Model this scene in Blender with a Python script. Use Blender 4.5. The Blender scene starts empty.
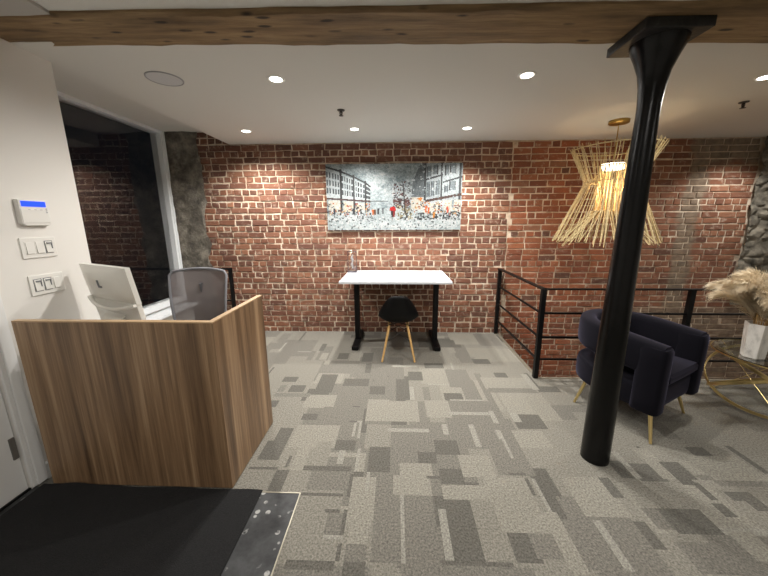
import bpy, math, random
import numpy as np
from mathutils import Vector, Matrix, noise as mn
random.seed(7)
S = bpy.context.scene
COL = S.collection
PI = math.pi

# ---------------------------------------------------------------- camera
F, PT, YW, RL = 313.44, .208956, -.0370223, -.0049298
CAMZ = 1.5
def cam_axes():
    cp, sp = math.cos(PT), math.sin(PT)
    f = Vector((math.sin(YW)*cp, math.cos(YW)*cp, -sp))
    r = Vector((math.cos(YW), -math.sin(YW), 0)); u = r.cross(f)
    c, s = math.cos(RL), math.sin(RL)
    return c*r+s*u, -s*r+c*u, f
RT, UP, FW = cam_axes()
cd = bpy.data.cameras.new('camera'); cam = bpy.data.objects.new('camera', cd); COL.objects.link(cam)
cd.sensor_width = 36; cd.lens = F/768*36; cd.clip_start = .05
m = Matrix((RT, UP, -FW)).transposed().to_4x4(); m.translation = (0, 0, CAMZ)
cam.matrix_world = m
S.camera = cam
def floor_pt(px, py):
    d = RT*((px-384)/F) - UP*((py-288)/F) + FW
    t = -CAMZ/d.z
    return d.x*t, d.y*t

# ---------------------------------------------------------------- materials
def lin(c):
    return tuple(((v/255)/12.92 if v/255 <= .04045 else ((v/255+.055)/1.055)**2.4) for v in c)
def mat(name, col=(128,128,128), rough=.5, metal=0, **kw):
    M = bpy.data.materials.new(name); M.use_nodes = True
    b = M.node_tree.nodes['Principled BSDF']
    b.inputs['Base Color'].default_value = (*lin(col), 1); b.inputs['Roughness'].default_value = rough
    b.inputs['Metallic'].default_value = metal
    for k, v in kw.items(): b.inputs[k].default_value = v
    return M
class N:
    """small node-graph helper around one material"""
    def __init__(s, M):
        s.M = M; s.t = M.node_tree; s.b = s.t.nodes['Principled BSDF']
    def n(s, kind, **kw):
        o = s.t.nodes.new(kind)
        for k, v in kw.items():
            if hasattr(o, k) and k not in o.inputs: setattr(o, k, v)
            else: o.inputs[k].default_value = v
        return o
    def l(s, a, b): s.t.links.new(a, b)
    def coord(s, scale=(1,1,1), out='Object'):
        c = s.n('ShaderNodeTexCoord'); mp = s.n('ShaderNodeMapping'); s.l(c.outputs[out], mp.inputs['Vector'])
        mp.inputs['Scale'].default_value = scale
        return mp.outputs['Vector']
    def noise(s, vec, scale, detail=4, rough=.55):
        o = s.n('ShaderNodeTexNoise', Scale=scale, Detail=detail, Roughness=rough); s.l(vec, o.inputs['Vector']); return o.outputs['Fac']
    def ramp(s, fac, stops, interp='LINEAR'):
        r = s.n('ShaderNodeValToRGB'); s.l(fac, r.inputs['Fac']); e = r.color_ramp.elements
        r.color_ramp.interpolation = interp
        while len(e) < len(stops): e.new(.5)
        for q, (p, c) in zip(e, stops):
            q.position = p; q.color = (*lin(c), 1) if len(c) == 3 else c
        return r.outputs['Color']
    def mix(s, fac, a, b, mode='MIX'):
        o = s.n('ShaderNodeMix', data_type='RGBA', blend_type=mode)
        for i, v in ((0, fac), (6, a), (7, b)):
            if isinstance(v, (int, float)): o.inputs[i].default_value = v
            elif isinstance(v, tuple): o.inputs[i].default_value = (*lin(v), 1)
            else: s.l(v, o.inputs[i])
        return o.outputs[2]
    def math(s, op, a, b=0.0):
        o = s.n('ShaderNodeMath', operation=op)
        for i, v in ((0, a), (1, b)):
            if isinstance(v, (int, float)): o.inputs[i].default_value = v
            else: s.l(v, o.inputs[i])
        return o.outputs[0]
    def bump(s, h, strength=.3, dist=.01):
        o = s.n('ShaderNodeBump', Strength=strength, Distance=dist); s.l(h, o.inputs['Height']); s.l(o.outputs[0], s.b.inputs['Normal'])
    def base(s, c): s.l(c, s.b.inputs['Base Color'])
    def attr(s, name='col'):
        o = s.n('ShaderNodeAttribute', attribute_name=name); return o.outputs['Color']
BW = ((0,0,0,1), (1,1,1,1))

M = {}
M['white_wall'] = mat('white_wall', (226,223,217), .75)
g = N(M['white_wall']); g.bump(g.noise(g.coord(), 260, 2), .12, .002)
M['ceiling'] = mat('ceiling_paint', (214,212,205), .85)
g = N(M['ceiling']); g.bump(g.noise(g.coord(), 40, 3), .05, .004)
M['soffit_shade_grey'] = mat('soffit_shade_grey', (176,172,166), .85)  # darker grey puts the shade of the left front ceiling into its colour
M['white_trim'] = mat('white_trim', (228,228,226), .4)
M['white_frame'] = mat('white_frame', (225,228,230), .35)
M['black_metal'] = mat('black_metal', (8,8,9), .45, **{'Specular IOR Level':.25})
M['column_black'] = mat('column_black', (5,5,5), .26, **{'Specular IOR Level':.3})
g = N(M['column_black']); g.bump(g.noise(g.coord((1,1,.5)), 30, 3), .12, .01)
M['plate_iron'] = mat('plate_iron', (30,29,29), .5)
g = N(M['plate_iron']); g.base(g.ramp(g.noise(g.coord(), 24, 5), ((.4,(17,17,17)),(.62,(40,39,38)),(.75,(95,92,88))))); g.bump(g.noise(g.coord(), 50, 4), .35, .006)
M['gold'] = mat('gold', (236,212,150), .28, 1)
M['brass_canopy'] = mat('brass_canopy', (176,146,84), .4, 1)
M['rattan'] = mat('rattan', (206,184,128), .55)
g = N(M['rattan']); g.base(g.ramp(g.noise(g.coord(), 60, 2), ((.3,(178,156,108)),(.7,(216,198,152)))))
M['velvet'] = mat('navy_velvet', (12,11,18), .95, **{'Specular IOR Level':.15})
M['velvet'].node_tree.nodes['Principled BSDF'].inputs['Sheen Weight'].default_value = .24
M['velvet'].node_tree.nodes['Principled BSDF'].inputs['Sheen Roughness'].default_value = .4
M['velvet'].node_tree.nodes['Principled BSDF'].inputs['Sheen Tint'].default_value = (.35,.33,.5,1)
M['desk_white'] = mat('desk_white', (204,208,212), .35)
M['chair_black'] = mat('chair_black', (5,5,6), .45, **{'Specular IOR Level':.2})
M['oak'] = mat('light_oak', (206,165,103), .45)
g = N(M['oak']); g.base(g.ramp(g.noise(g.coord((30,30,3)), 3, 3), ((.3,(184,140,80)),(.7,(216,178,118)))))
M['plastic_white'] = mat('plastic_white', (226,224,218), .4)
M['plastic_grey'] = mat('plastic_grey', (150,150,150), .5)
M['button_grey'] = mat('button_grey', (118,120,124), .5)
M['monitor_white'] = mat('monitor_white', (222,220,212), .32)
M['lcd'] = mat('lcd_blue', (20,50,230), .3)
b = M['lcd'].node_tree.nodes['Principled BSDF']; b.inputs['Emission Color'].default_value = (.02,.10,1,1); b.inputs['Emission Strength'].default_value = .9
M['speaker'] = mat('speaker_grille', (196,196,196), .8)
M['sprinkler'] = mat('sprinkler_dark', (70,66,62), .4, .6)
M['steel'] = mat('hinge_steel', (120,117,112), .4, .4)
M['trim_metal'] = mat('trim_metal', (150,145,130), .45, .6)
M['screen_black'] = mat('screen_black', (8,8,9), .12)
M['concrete'] = mat('concrete', (110,104,97), .9)
M['pit'] = mat('stair_pit', (70,62,56), .9)
M['mesh_grey'] = mat('mesh_grey', (112,104,103), .7)
g = N(M['mesh_grey'])
wv = g.n('ShaderNodeTexWave', Scale=90); g.l(g.coord(), wv.inputs['Vector'])
tr = g.n('ShaderNodeBsdfTransparent'); mx = g.n('ShaderNodeMixShader', Fac=.14)
g.l(g.b.outputs[0], mx.inputs[1]); g.l(tr.outputs[0], mx.inputs[2]); g.l(mx.outputs[0], g.t.nodes['Material Output'].inputs['Surface'])
M['grey_frame'] = mat('grey_frame', (74,72,74), .5)
M['grey_edge'] = mat('grey_edge', (120,120,124), .45)
M['seat_fabric'] = mat('seat_fabric', (52,51,54), .9)
M['glass'] = mat('glass', (255,255,255), 0.0, **{'Transmission Weight':1.0, 'IOR':1.5})
M['table_glass'] = mat('table_glass', (235,242,238), 0.0, **{'Transmission Weight':1.0, 'IOR':1.45})
M['frosted'] = mat('frosted_white', (238,236,238), .3)
M['trophy_edge'] = mat('trophy_edge', (64,58,66), .25)
M['night'] = mat('night', (10,10,10), .9)

# emissive lamp lens
def emis(name, col, st):
    X = bpy.data.materials.new(name); X.use_nodes = True; t = X.node_tree; t.nodes.clear()
    e = t.nodes.new('ShaderNodeEmission'); e.inputs[0].default_value = (*col, 1); e.inputs[1].default_value = st
    o = t.nodes.new('ShaderNodeOutputMaterial'); t.links.new(e.outputs[0], o.inputs[0]); return X
M['lens'] = emis('lamp_lens', (1,.95,.86), 14)
M['bulb'] = emis('pendant_diffuser', (1,.88,.66), 6)

# brick, mortar
M['brick'] = mat('brick', (140,84,66), .88)
g = N(M['brick']); v = g.coord(); a = g.attr()
c = g.mix(g.math('MULTIPLY', g.noise(v, 36, 5), .55), a, (92,62,52))
sm = g.n('ShaderNodeMapRange'); sm.inputs['From Min'].default_value = .55; sm.inputs['From Max'].default_value = .74
g.l(g.noise(v, 19, 6, .7), sm.inputs['Value'])
c = g.mix(g.math('MULTIPLY', sm.outputs[0], .75), c, (196,178,160))       # lime smears
# old grey mortar patches around the two pilaster edges on the right
sx = g.n('ShaderNodeSeparateXYZ'); g.l(v, sx.inputs[0])
wob = g.math('MULTIPLY', g.math('SUBTRACT', g.noise(v, 3.2, 5, .7), .5), .34)
dx = g.math('ABSOLUTE', g.math('ADD', g.math('SUBTRACT', sx.outputs[0], 3.66), wob))
pm = g.n('ShaderNodeMapRange'); pm.inputs['From Min'].default_value = .15; pm.inputs['From Max'].default_value = .10; g.l(dx, pm.inputs['Value'])
patch = g.math('MULTIPLY', pm.outputs[0], .8)
zt = g.n('ShaderNodeMapRange'); zt.inputs['From Min'].default_value = 2.12; zt.inputs['From Max'].default_value = 2.24; g.l(g.math('ADD', sx.outputs[2], wob), zt.inputs['Value'])
xt = g.n('ShaderNodeMapRange'); xt.inputs['From Min'].default_value = 3.6; xt.inputs['From Max'].default_value = 3.7; g.l(sx.outputs[0], xt.inputs['Value'])
patch = g.math('MAXIMUM', patch, g.math('MULTIPLY', g.math('MULTIPLY', zt.outputs[0], xt.outputs[0]), .85))
# plastered timber courses low on the right
lo = g.n('ShaderNodeMapRange'); lo.inputs['From Min'].default_value = .40; lo.inputs['From Max'].default_value = .34; g.l(g.math('ADD', sx.outputs[2], g.math('MULTIPLY', wob, .15)), lo.inputs['Value'])
lx = g.n('ShaderNodeMapRange'); lx.inputs['From Min'].default_value = 2.2; lx.inputs['From Max'].default_value = 3.2; g.l(sx.outputs[0], lx.inputs['Value'])
patch = g.math('MAXIMUM', patch, g.math('MULTIPLY', g.math('MULTIPLY', lo.outputs[0], lx.outputs[0]), .75))
c = g.mix(patch, c, g.ramp(g.noise(v, 14, 5), ((.3,(92,82,70)),(.7,(146,132,112)))))
g.base(c); g.bump(g.noise(v, 55, 6, .7), .6, .006)
M['mortar'] = mat('mortar', (190,174,152), .95)
g = N(M['mortar']); v = g.coord()
g.base(g.ramp(g.noise(v, 9, 6, .65), ((.3,(160,138,116)),(.5,(208,190,168)),(.75,(230,218,200))))); g.bump(g.noise(v, 90, 5), .7, .008)
M['stone'] = mat('stone', (90,87,80), .92)
g = N(M['stone']); v = g.coord()
c = g.ramp(g.noise(v, 7, 8, .68), ((.3,(72,69,62)),(.5,(118,112,100)),(.72,(166,158,142))))
g.base(c); g.bump(g.noise(v, 26, 8, .7), .9, .02)
M['stone_dark'] = mat('stone_dark', (66,62,57), .92)
g = N(M['stone_dark']); v = g.coord()
g.base(g.ramp(g.noise(v, 8, 8, .7), ((.3,(58,55,50)),(.5,(108,102,92)),(.72,(160,152,138))))); g.bump(g.noise(v, 30, 8, .7), .9, .02)

# beam
M['beam'] = mat('beam_wood', (120,88,54), .7)
g = N(M['beam']); v = g.coord((.9,9,9)); v2 = g.coord((1,3.2,3.2))
c = g.ramp(g.noise(v, 2.2, 7, .65), ((.28,(86,68,46)),(.5,(130,105,73)),(.72,(162,136,99))))
vo = g.n('ShaderNodeTexVoronoi', Scale=5.5); g.l(v2, vo.inputs['Vector'])
kn = g.n('ShaderNodeMapRange'); kn.inputs['From Min'].default_value = .24; kn.inputs['From Max'].default_value = .13; g.l(vo.outputs['Distance'], kn.inputs['Value'])
ns = g.n('ShaderNodeMapRange'); ns.inputs['From Min'].default_value = .40; ns.inputs['From Max'].default_value = .50; g.l(g.noise(g.coord(), 3.1, 3), ns.inputs['Value'])
k2 = g.math('MULTIPLY', kn.outputs[0], ns.outputs[0])
cr = g.n('ShaderNodeMapRange'); cr.inputs['From Min'].default_value = .66; cr.inputs['From Max'].default_value = .72; g.l(g.noise(g.coord((.7,14,14)), 2.6, 5), cr.inputs['Value'])
k2 = g.math('MAXIMUM', k2, g.math('MULTIPLY', cr.outputs[0], .75))
g.base(g.mix(g.math('MULTIPLY', k2, .9), c, (34,22,14))); g.bump(g.noise(v, 3, 7, .7), .5, .01)

# walnut laminate, grain up
M['walnut'] = mat('walnut_laminate', (130,98,68), .42)
g = N(M['walnut'])
tc = g.n('ShaderNodeTexCoord'); sx = g.n('ShaderNodeSeparateXYZ'); g.l(tc.outputs['Object'], sx.inputs[0])
cx = g.n('ShaderNodeCombineXYZ'); g.l(g.math('ADD', sx.outputs[0], sx.outputs[1]), cx.inputs[0]); g.l(g.math('MULTIPLY', sx.outputs[2], .028), cx.inputs[2])
n1 = g.noise(cx.outputs[0], 18, 3, .6); n2 = g.noise(cx.outputs[0], 85, 5, .7)
cz = g.n('ShaderNodeCombineXYZ'); g.l(g.math('ADD', sx.outputs[0], sx.outputs[1]), cz.inputs[0]); g.l(g.math('MULTIPLY', sx.outputs[2], .02), cz.inputs[2])
n3 = g.noise(cz.outputs[0], 5.5, 2, .5)
f = g.math('ADD', g.math('MULTIPLY', n1, .5), g.math('ADD', g.math('MULTIPLY', n2, .28), g.math('MULTIPLY', n3, .28)))
g.base(g.ramp(f, ((.38,(76,56,40)),(.47,(110,86,63)),(.55,(138,110,82)),(.68,(174,146,114)))))
M['walnut_edge'] = mat('walnut_edge', (178,148,112), .45)

# carpet
M['carpet'] = mat('carpet', (140,136,126), 1.0)
g = N(M['carpet']); v = g.coord(); a = g.attr()
sp = g.ramp(g.noise(v, 100, 3, .7), ((.28,(.42,.42,.42,1)),(.72,(1.58,1.58,1.58,1))))
wv = g.n('ShaderNodeTexWave', Scale=48, Distortion=3.0, Detail=1); g.l(v, wv.inputs['Vector'])
wr = g.ramp(wv.outputs['Fac'], ((0,(.9,.9,.9,1)),(1,(1.1,1.1,1.1,1))))
c = g.mix(1.0, g.mix(1.0, a, sp, 'MULTIPLY'), wr, 'MULTIPLY')
st = g.n('ShaderNodeMapRange'); st.inputs['From Min'].default_value = .73; st.inputs['From Max'].default_value = .78; g.l(g.noise(v, 11, 2), st.inputs['Value'])
g.base(g.mix(g.math('MULTIPLY', st.outputs[0], .5), c, (52,50,47))); g.bump(g.noise(v, 300, 2), .5, .004)
M['mat_black'] = mat('mat_black', (17,17,18), 1.0)
g = N(M['mat_black']); v = g.coord(); g.base(g.ramp(g.noise(v, 240, 2), ((.3,(8,8,9)),(.7,(30,30,31))))); g.bump(g.noise(v, 300, 2), .8, .004)
M['terrazzo'] = mat('dark_terrazzo', (70,70,72), .55, **{'Specular IOR Level':.25})
g = N(M['terrazzo']); v = g.coord()
c = g.ramp(g.noise(v, 6, 6, .65), ((.3,(30,31,32)),(.7,(76,77,78))))
vo = g.n('ShaderNodeTexVoronoi', Scale=20, Randomness=1); g.l(v, vo.inputs['Vector'])
ch = g.n('ShaderNodeMapRange'); ch.inputs['From Min'].default_value = .3; ch.inputs['From Max'].default_value = .24; g.l(vo.outputs['Distance'], ch.inputs['Value'])
nn = g.n('ShaderNodeMapRange'); nn.inputs['From Min'].default_value = .50; nn.inputs['From Max'].default_value = .60; g.l(g.noise(v, 12, 4), nn.inputs['Value'])
g.base(g.mix(g.math('MULTIPLY', ch.outputs[0], nn.outputs[0]), c, (165,165,162)))
M['marble'] = mat('white_marble', (222,218,210), .4)
g = N(M['marble']); v = g.coord((6,6,2.5)); g.base(g.ramp(g.noise(v, 3, 8, .65), ((.35,(176,172,166)),(.5,(218,214,207)),(.7,(232,229,223)))))
M['pampas'] = mat('pampas', (218,196,158), .9)
g = N(M['pampas']); g.base(g.ramp(g.noise(g.coord(), 16, 3), ((.3,(214,194,160)),(.6,(236,222,196)),(.8,(246,236,216)))))
M['stem'] = mat('dry_stem', (168,136,88), .8)
M['paint'] = mat('painted_canvas', (200,205,206), .5)
g = N(M['paint']); g.base(g.attr()); g.bump(g.noise(g.coord(), 130, 4, .7), .5, .004)
M['canvas'] = mat('canvas_side', (205,205,200), .8)

# ---------------------------------------------------------------- mesh helpers
class MB:
    def __init__(s): s.v = []; s.f = []; s.mi = []; s.c = []
    def add(s, vs, fs, mi=0, col=None):
        o = len(s.v); s.v += [tuple(p) for p in vs]
        for q in fs: s.f.append(tuple(i+o for i in q)); s.mi.append(mi); s.c.append(col)
        return s
    def box(s, x0, x1, y0, y1, z0, z1, mi=0, col=None):
        vs = [(x,y,z) for z in (z0,z1) for y in (y0,y1) for x in (x0,x1)]
        return s.add(vs, [(0,2,3,1),(4,5,7,6),(0,1,5,4),(2,6,7,3),(0,4,6,2),(1,3,7,5)], mi, col)
    def hexa(s, p, mi=0):   # 8 corners: bottom ring then top ring
        return s.add(p, [(3,2,1,0),(4,5,6,7),(0,1,5,4),(1,2,6,5),(2,3,7,6),(3,0,4,7)], mi)
    def tube(s, a, b, r0, r1=None, n=10, mi=0):
        r1 = r0 if r1 is None else r1
        a, b = Vector(a), Vector(b); d = (b-a).normalized()
        u = d.orthogonal().normalized(); w = d.cross(u)
        vs = []
        for p, r in ((a, r0), (b, r1)):
            for i in range(n):
                t = 2*PI*i/n; vs.append(p + u*math.cos(t)*r + w*math.sin(t)*r)
        fs = [(i, (i+1)%n, n+(i+1)%n, n+i) for i in range(n)] + [tuple(range(n-1,-1,-1)), tuple(range(n,2*n))]
        return s.add(vs, fs, mi)
    def sweep(s, path, prof, closed=False, up=(0,0,1), caps=True):
        """prof: list of (side, up) offsets or function of i"""
        path = [Vector(p) for p in path]; n = len(path); k = len(prof(0) if callable(prof) else prof); vs = []
        for i, p in enumerate(path):
            if closed: d = path[(i+1)%n]-path[i-1]
            else: d = path[min(i+1,n-1)]-path[max(i-1,0)]
            d.normalize(); U = Vector(up); sd = d.cross(U)
            if sd.length < 1e-4: sd = d.orthogonal()
            sd.normalize(); U = sd.cross(d)
            for (a, b) in (prof(i) if callable(prof) else prof): vs.append(p+sd*a+U*b)
        fs = []
        for i in range(n if closed else n-1):
            j = (i+1)%n
            for q in range(k): fs.append((i*k+q, i*k+(q+1)%k, j*k+(q+1)%k, j*k+q))
        if caps and not closed: fs += [tuple(range(k-1,-1,-1)), tuple(range((n-1)*k, n*k))]
        return s.add(vs, fs)
    def lathe(s, prof, n=32, c=(0,0), cap=True):
        vs = []
        for r, z in prof:
            for i in range(n): vs.append((c[0]+r*math.cos(2*PI*i/n), c[1]+r*math.sin(2*PI*i/n), z))
        m_ = len(prof); fs = []
        for j in range(m_-1):
            for i in range(n): fs.append((j*n+i, j*n+(i+1)%n, (j+1)*n+(i+1)%n, (j+1)*n+i))
        if cap: fs += [tuple(range(n-1,-1,-1)), tuple(range((m_-1)*n, m_*n))]
        return s.add(vs, fs)
    def build(s, name, mats, parent=None, smooth=False, bevel=0, subsurf=0, seg=2):
        me = bpy.data.meshes.new(name); me.from_pydata(s.v, [], s.f)
        for q in (mats if isinstance(mats, (list, tuple)) else [mats]): me.materials.append(q)
        me.polygons.foreach_set('material_index', s.mi)
        if s.c and any(c is not None for c in s.c):
            a = me.color_attributes.new('col', 'FLOAT_COLOR', 'CORNER'); arr = []
            for q, c in zip(s.f, s.c):
                c = c or (.5,.5,.5); arr += [c[0],c[1],c[2],1.0]*len(q)
            a.data.foreach_set('color', arr)
        if smooth:
            me.polygons.foreach_set('use_smooth', [True]*len(s.f))
        me.update()
        o = bpy.data.objects.new(name, me); COL.objects.link(o)
        if parent: o.parent = parent
        if bevel:
            q = o.modifiers.new('bevel', 'BEVEL'); q.width = bevel; q.segments = seg; q.limit_method = 'ANGLE'; q.angle_limit = .6
        if subsurf:
            q = o.modifiers.new('sub', 'SUBSURF'); q.levels = subsurf; q.render_levels = subsurf
        if smooth and not subsurf:
            q = o.modifiers.new('edge', 'EDGE_SPLIT'); q.split_angle = .7
        return o
def ellipse(a, b, n=10, p=2.0):
    out = []
    for i in range(n):
        t = 2*PI*i/n; c, q = math.cos(t), math.sin(t)
        out.append((a*math.copysign(abs(c)**(2/p), c), b*math.copysign(abs(q)**(2/p), q)))
    return out
def thing(name, label, cat, loc=(0,0,0), rz=0, group=None):
    o = bpy.data.objects.new(name, None); COL.objects.link(o); o.empty_display_size = .1
    o.location = loc; o.rotation_euler = (0,0,rz); return tag(o, label, cat, group)
def tag(o, label, cat, group=None):
    o['label'] = label; o['category'] = cat
    if group: o['group'] = group
    return o
def struct(o, label=None):
    o['kind'] = 'structure'
    if label: o['label'] = label
    return o
def copy_tree(o, parent=None):
    c = o.copy(); COL.objects.link(c)
    if parent: c.parent = parent
    for ch in [q for q in bpy.data.objects if q.parent == o and q != c]: copy_tree(ch, c)
    return c

# ---------------------------------------------------------------- room constants
XL, XR, YB, YF = -2.09, 5.20, 4.146, -2.60
ZC, ZS = 2.455, 2.60
XW = -2.90                       # window plane
OX, OY = 1.40, 2.88              # stair opening starts at x > OX, y > OY

# ---------------------------------------------------------------- floor with patchwork carpet
cell = .02
gx0, gy0 = -2.95, .5
nx, ny = int(round((XR-gx0)/cell)), int(round((YB-gy0)/cell))
DARK, MID, LITE, PALE, STRP = (114,111,103), (136,132,123), (152,148,137), (162,158,146), (168,165,154)
pal = [tuple(v*.60 for v in lin(c)) for c in (DARK, MID, LITE, PALE, STRP)]
rng = random.Random(3)
tone = np.full((ny, nx), 2, dtype=int)
def rect(x0, x1, y0, y1, t):
    a, b = sorted((int(round((x0-gx0)/cell)), int(round((x1-gx0)/cell)))); c, d = sorted((int(round((y0-gy0)/cell)), int(round((y1-gy0)/cell))))
    b = max(b, a+1); d = max(d, c+1)
    a, b, c, d = max(a,0), min(b,nx), max(c,0), min(d,ny)
    if a < b and c < d: tone[c:d, a:b] = t
for i in range(300):
    w, h = rng.choice(((.5,.3),(.3,.5),(.24,.36),(.4,.2),(.14,.4),(.4,.12),(.5,.5))); t = rng.choice((0,1,1,1,1,2,2,2,3))
    x = round(rng.uniform(-2.9,5)/.1)*.1; y = round(rng.uniform(.4,4.1)/.1)*.1; rect(x, x+w, y, y+h, t)
for i in range(50):
    x, y = rng.uniform(-2.9,5), rng.uniform(.4,4.1); q = rng.random() < .6
    rect(x, x+(.022 if q else .26), y, y+(.26 if q else .022), rng.choice((4,4,0)))
D_, M_, L_, P_, W_ = 0, 1, 2, 3, 4
PA = (230,328,4.8,[(345,385,520,320,P_),(520,375,670,320,M_),(425,440,650,380,M_),(650,455,768,345,P_),(640,575,768,465,L_),(650,465,768,445,M_),(270,575,535,470,P_),(230,375,345,330,L_),(205,330,390,315,M_),
  (250,260,330,235,D_),(280,305,365,275,D_),(225,305,275,275,M_),(400,310,515,225,D_),(545,275,668,245,D_),(540,310,615,285,M_),(665,318,750,283,D_),(335,440,425,410,D_),(190,575,308,480,D_),(515,575,625,450,M_),(590,520,615,455,W_),
  (570,240,650,170,M_),(515,150,575,120,D_),(630,160,690,120,D_),(650,215,685,170,D_),(430,150,480,120,P_),(410,255,450,160,M_),(360,155,420,110,M_),(245,170,300,110,M_),(330,60,370,20,D_),(220,65,300,25,M_),(425,110,465,75,D_)])
PB = (380,328,4.8,[(150,575,600,455,M_),(0,445,195,350,P_),(190,450,225,350,M_),(320,450,520,350,M_),(195,265,320,190,P_),(135,250,200,208,D_),(220,195,300,170,D_),(75,345,150,285,D_),(150,345,162,285,W_),(0,315,30,285,D_),(220,425,325,350,P_),
  (310,345,385,312,D_),(340,350,490,342,W_),(330,418,535,408,W_),(210,345,235,285,M_),(435,285,412,225,W_),(575,455,480,220,M_),(640,440,768,315,P_),(665,480,760,415,D_),(645,450,655,410,W_),(550,455,540,400,W_),(310,515,315,460,W_),(462,575,442,460,W_),(590,575,575,490,W_),
  (265,575,320,540,D_),(680,575,768,490,P_),(45,495,240,488,W_),(560,240,605,215,D_),(510,290,690,240,P_),(525,310,740,290,M_),(735,295,700,220,W_),(410,140,550,97,P_),(330,120,370,95,P_),(455,170,520,150,D_),(385,165,410,95,M_),(350,80,480,25,P_),(305,80,355,60,D_),(480,85,545,30,M_),(530,160,640,100,P_),(340,285,410,200,M_)])
PC = (230,440,4.233,[(235,430,390,240,L_),(585,520,720,150,M_),(680,135,762,40,M_),(120,80,250,0,D_),(235,120,270,65,D_),(150,225,245,130,D_),(260,125,345,25,P_),(345,112,440,10,L_),(310,130,520,112,D_),(495,235,525,140,D_),(445,45,530,0,D_),(525,130,550,40,W_),(585,130,680,30,D_),(565,210,585,140,W_),(520,160,570,135,D_),
  (690,235,762,150,P_),(490,445,600,250,P_),(385,405,475,310,M_),(465,405,505,290,D_),(400,310,470,290,D_),(480,515,585,445,M_),(720,520,745,230,W_),(470,575,580,515,D_),(225,540,440,515,D_),(445,515,480,430,D_),(385,420,480,408,W_),(80,122,200,112,D_)])
PD = (400,440,4.233,[(20,530,140,240,M_),(0,575,560,540,M_),(420,150,440,0,M_),(520,150,490,0,M_),(80,95,150,50,D_),(150,60,235,0,D_),(5,235,130,95,P_),(270,160,380,70,P_),(170,200,265,128,D_),(265,200,335,178,D_),(120,165,165,148,D_),(180,260,420,200,P_),(140,235,170,160,M_),(330,520,430,260,L_),(440,390,520,160,P_),
  (215,520,290,255,D_),(185,510,186,290,W_),(160,350,150,255,D_),(560,240,535,160,D_),(610,240,640,160,D_),(630,300,572,165,W_),(470,80,440,0,W_),(470,150,530,135,D_),(490,525,560,400,D_),(590,500,650,405,M_),(720,560,665,305,P_),(180,535,480,527,D_)])
PE = (570,440,3.879,[(520,528,620,400,M_),(430,370,500,265,D_),(75,500,105,305,M_),(290,265,410,160,L_),(350,350,330,265,M_),(65,300,120,150,P_),(175,225,150,150,D_),(205,150,215,85,D_),(270,155,310,88,D_),(262,150,190,50,W_),(360,150,290,30,P_),(440,175,420,90,D_),(500,72,520,30,D_),(505,185,560,160,P_),(640,235,690,198,D_),(735,280,705,210,D_),
  (765,135,612,20,D_),(545,235,500,170,D_),(615,305,600,250,D_),(330,425,290,320,D_),(208,500,112,310,W_),(720,470,700,360,P_),(480,130,480,80,P_),(570,155,640,60,P_)])
for ox, oy, sc, L in (PA, PB, PC, PD, PE):
    for ax, ay, bx, by, t in L:
        p = floor_pt(ox+ax/sc, oy+ay/sc); q = floor_pt(ox+bx/sc, oy+by/sc)
        rect(p[0], q[0], p[1], q[1], t)
fl = MB()
SLX, SLY0, SLY1 = -.53, .15, 1.475            # stone entry slab cut-out
def in_floor(x, y):
    if y > OY and x > OX: return False
    if y < 2.07 and x < XL: return False
    if SLY0 < y < SLY1 and x < SLX: return False
    return True
jit = {}
for j in range(ny):
    y = gy0+j*cell; i = 0
    while i < nx:
        x = gx0+i*cell
        if not in_floor(x+cell/2, y+cell/2): i += 1; continue
        t = tone[j, i]; k = i+1
        while k < nx and tone[j, k] == t and in_floor(gx0+(k+.5)*cell, y+cell/2) and k-i < 40: k += 1
        x1 = gx0+k*cell
        fl.add([(x,y,0),(x1,y,0),(x1,y+cell,0),(x,y+cell,0)], [(0,1,2,3)], 0, pal[t])
        i = k
for (x0,x1,y0,y1) in ((SLX,XR,YF,gy0),(XL,SLX,YF,SLY0)):
    fl.add([(x0,y0,0),(x1,y0,0),(x1,y1,0),(x0,y1,0)], [(0,1,2,3)], 0, pal[2])
for (x0,x1,y0,y1) in ((XL-.86,OX,OY,YB),(XL-.86,XR,2.07,OY),(XL,XR,YF,2.07)):
    fl.box(x0,x1,y0,y1,-.25,-.004,1)
struct(fl.build('floor', [M['carpet'], M['concrete']]))
struct(MB().box(XL,SLX-.006,SLY0,SLY1-.006,-.003,.003).build('floor', M['terrazzo']), 'dark speckled stone slab set into the carpet at the entry door')
struct(MB().box(SLX-.006,SLX,SLY0,SLY1,-.003,.004).box(XL,SLX-.006,SLY1-.006,SLY1,-.003,.005).build('trim_1', M['trim_metal']))
struct(MB().box(OX-.03,OX,OY-.03,YB,-.02,.004).box(OX,XR,OY-.03,OY,-.02,.004).build('trim_2', M['trim_metal']))
# stairwell below
struct(MB().box(OX-.1,XR+.1,OY-.1,YB+.3,-2.7,-2.6).build('floor', M['pit']))
struct(MB().box(OX-.1,OX-.0005,OY,YB,-2.6,-.25).build('wall_stairwell_left', M['white_wall']))
struct(MB().box(OX-.1,XR,OY-.1,OY-.0005,-2.6,-.25).build('wall_stairwell_front', M['white_wall']))

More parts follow.
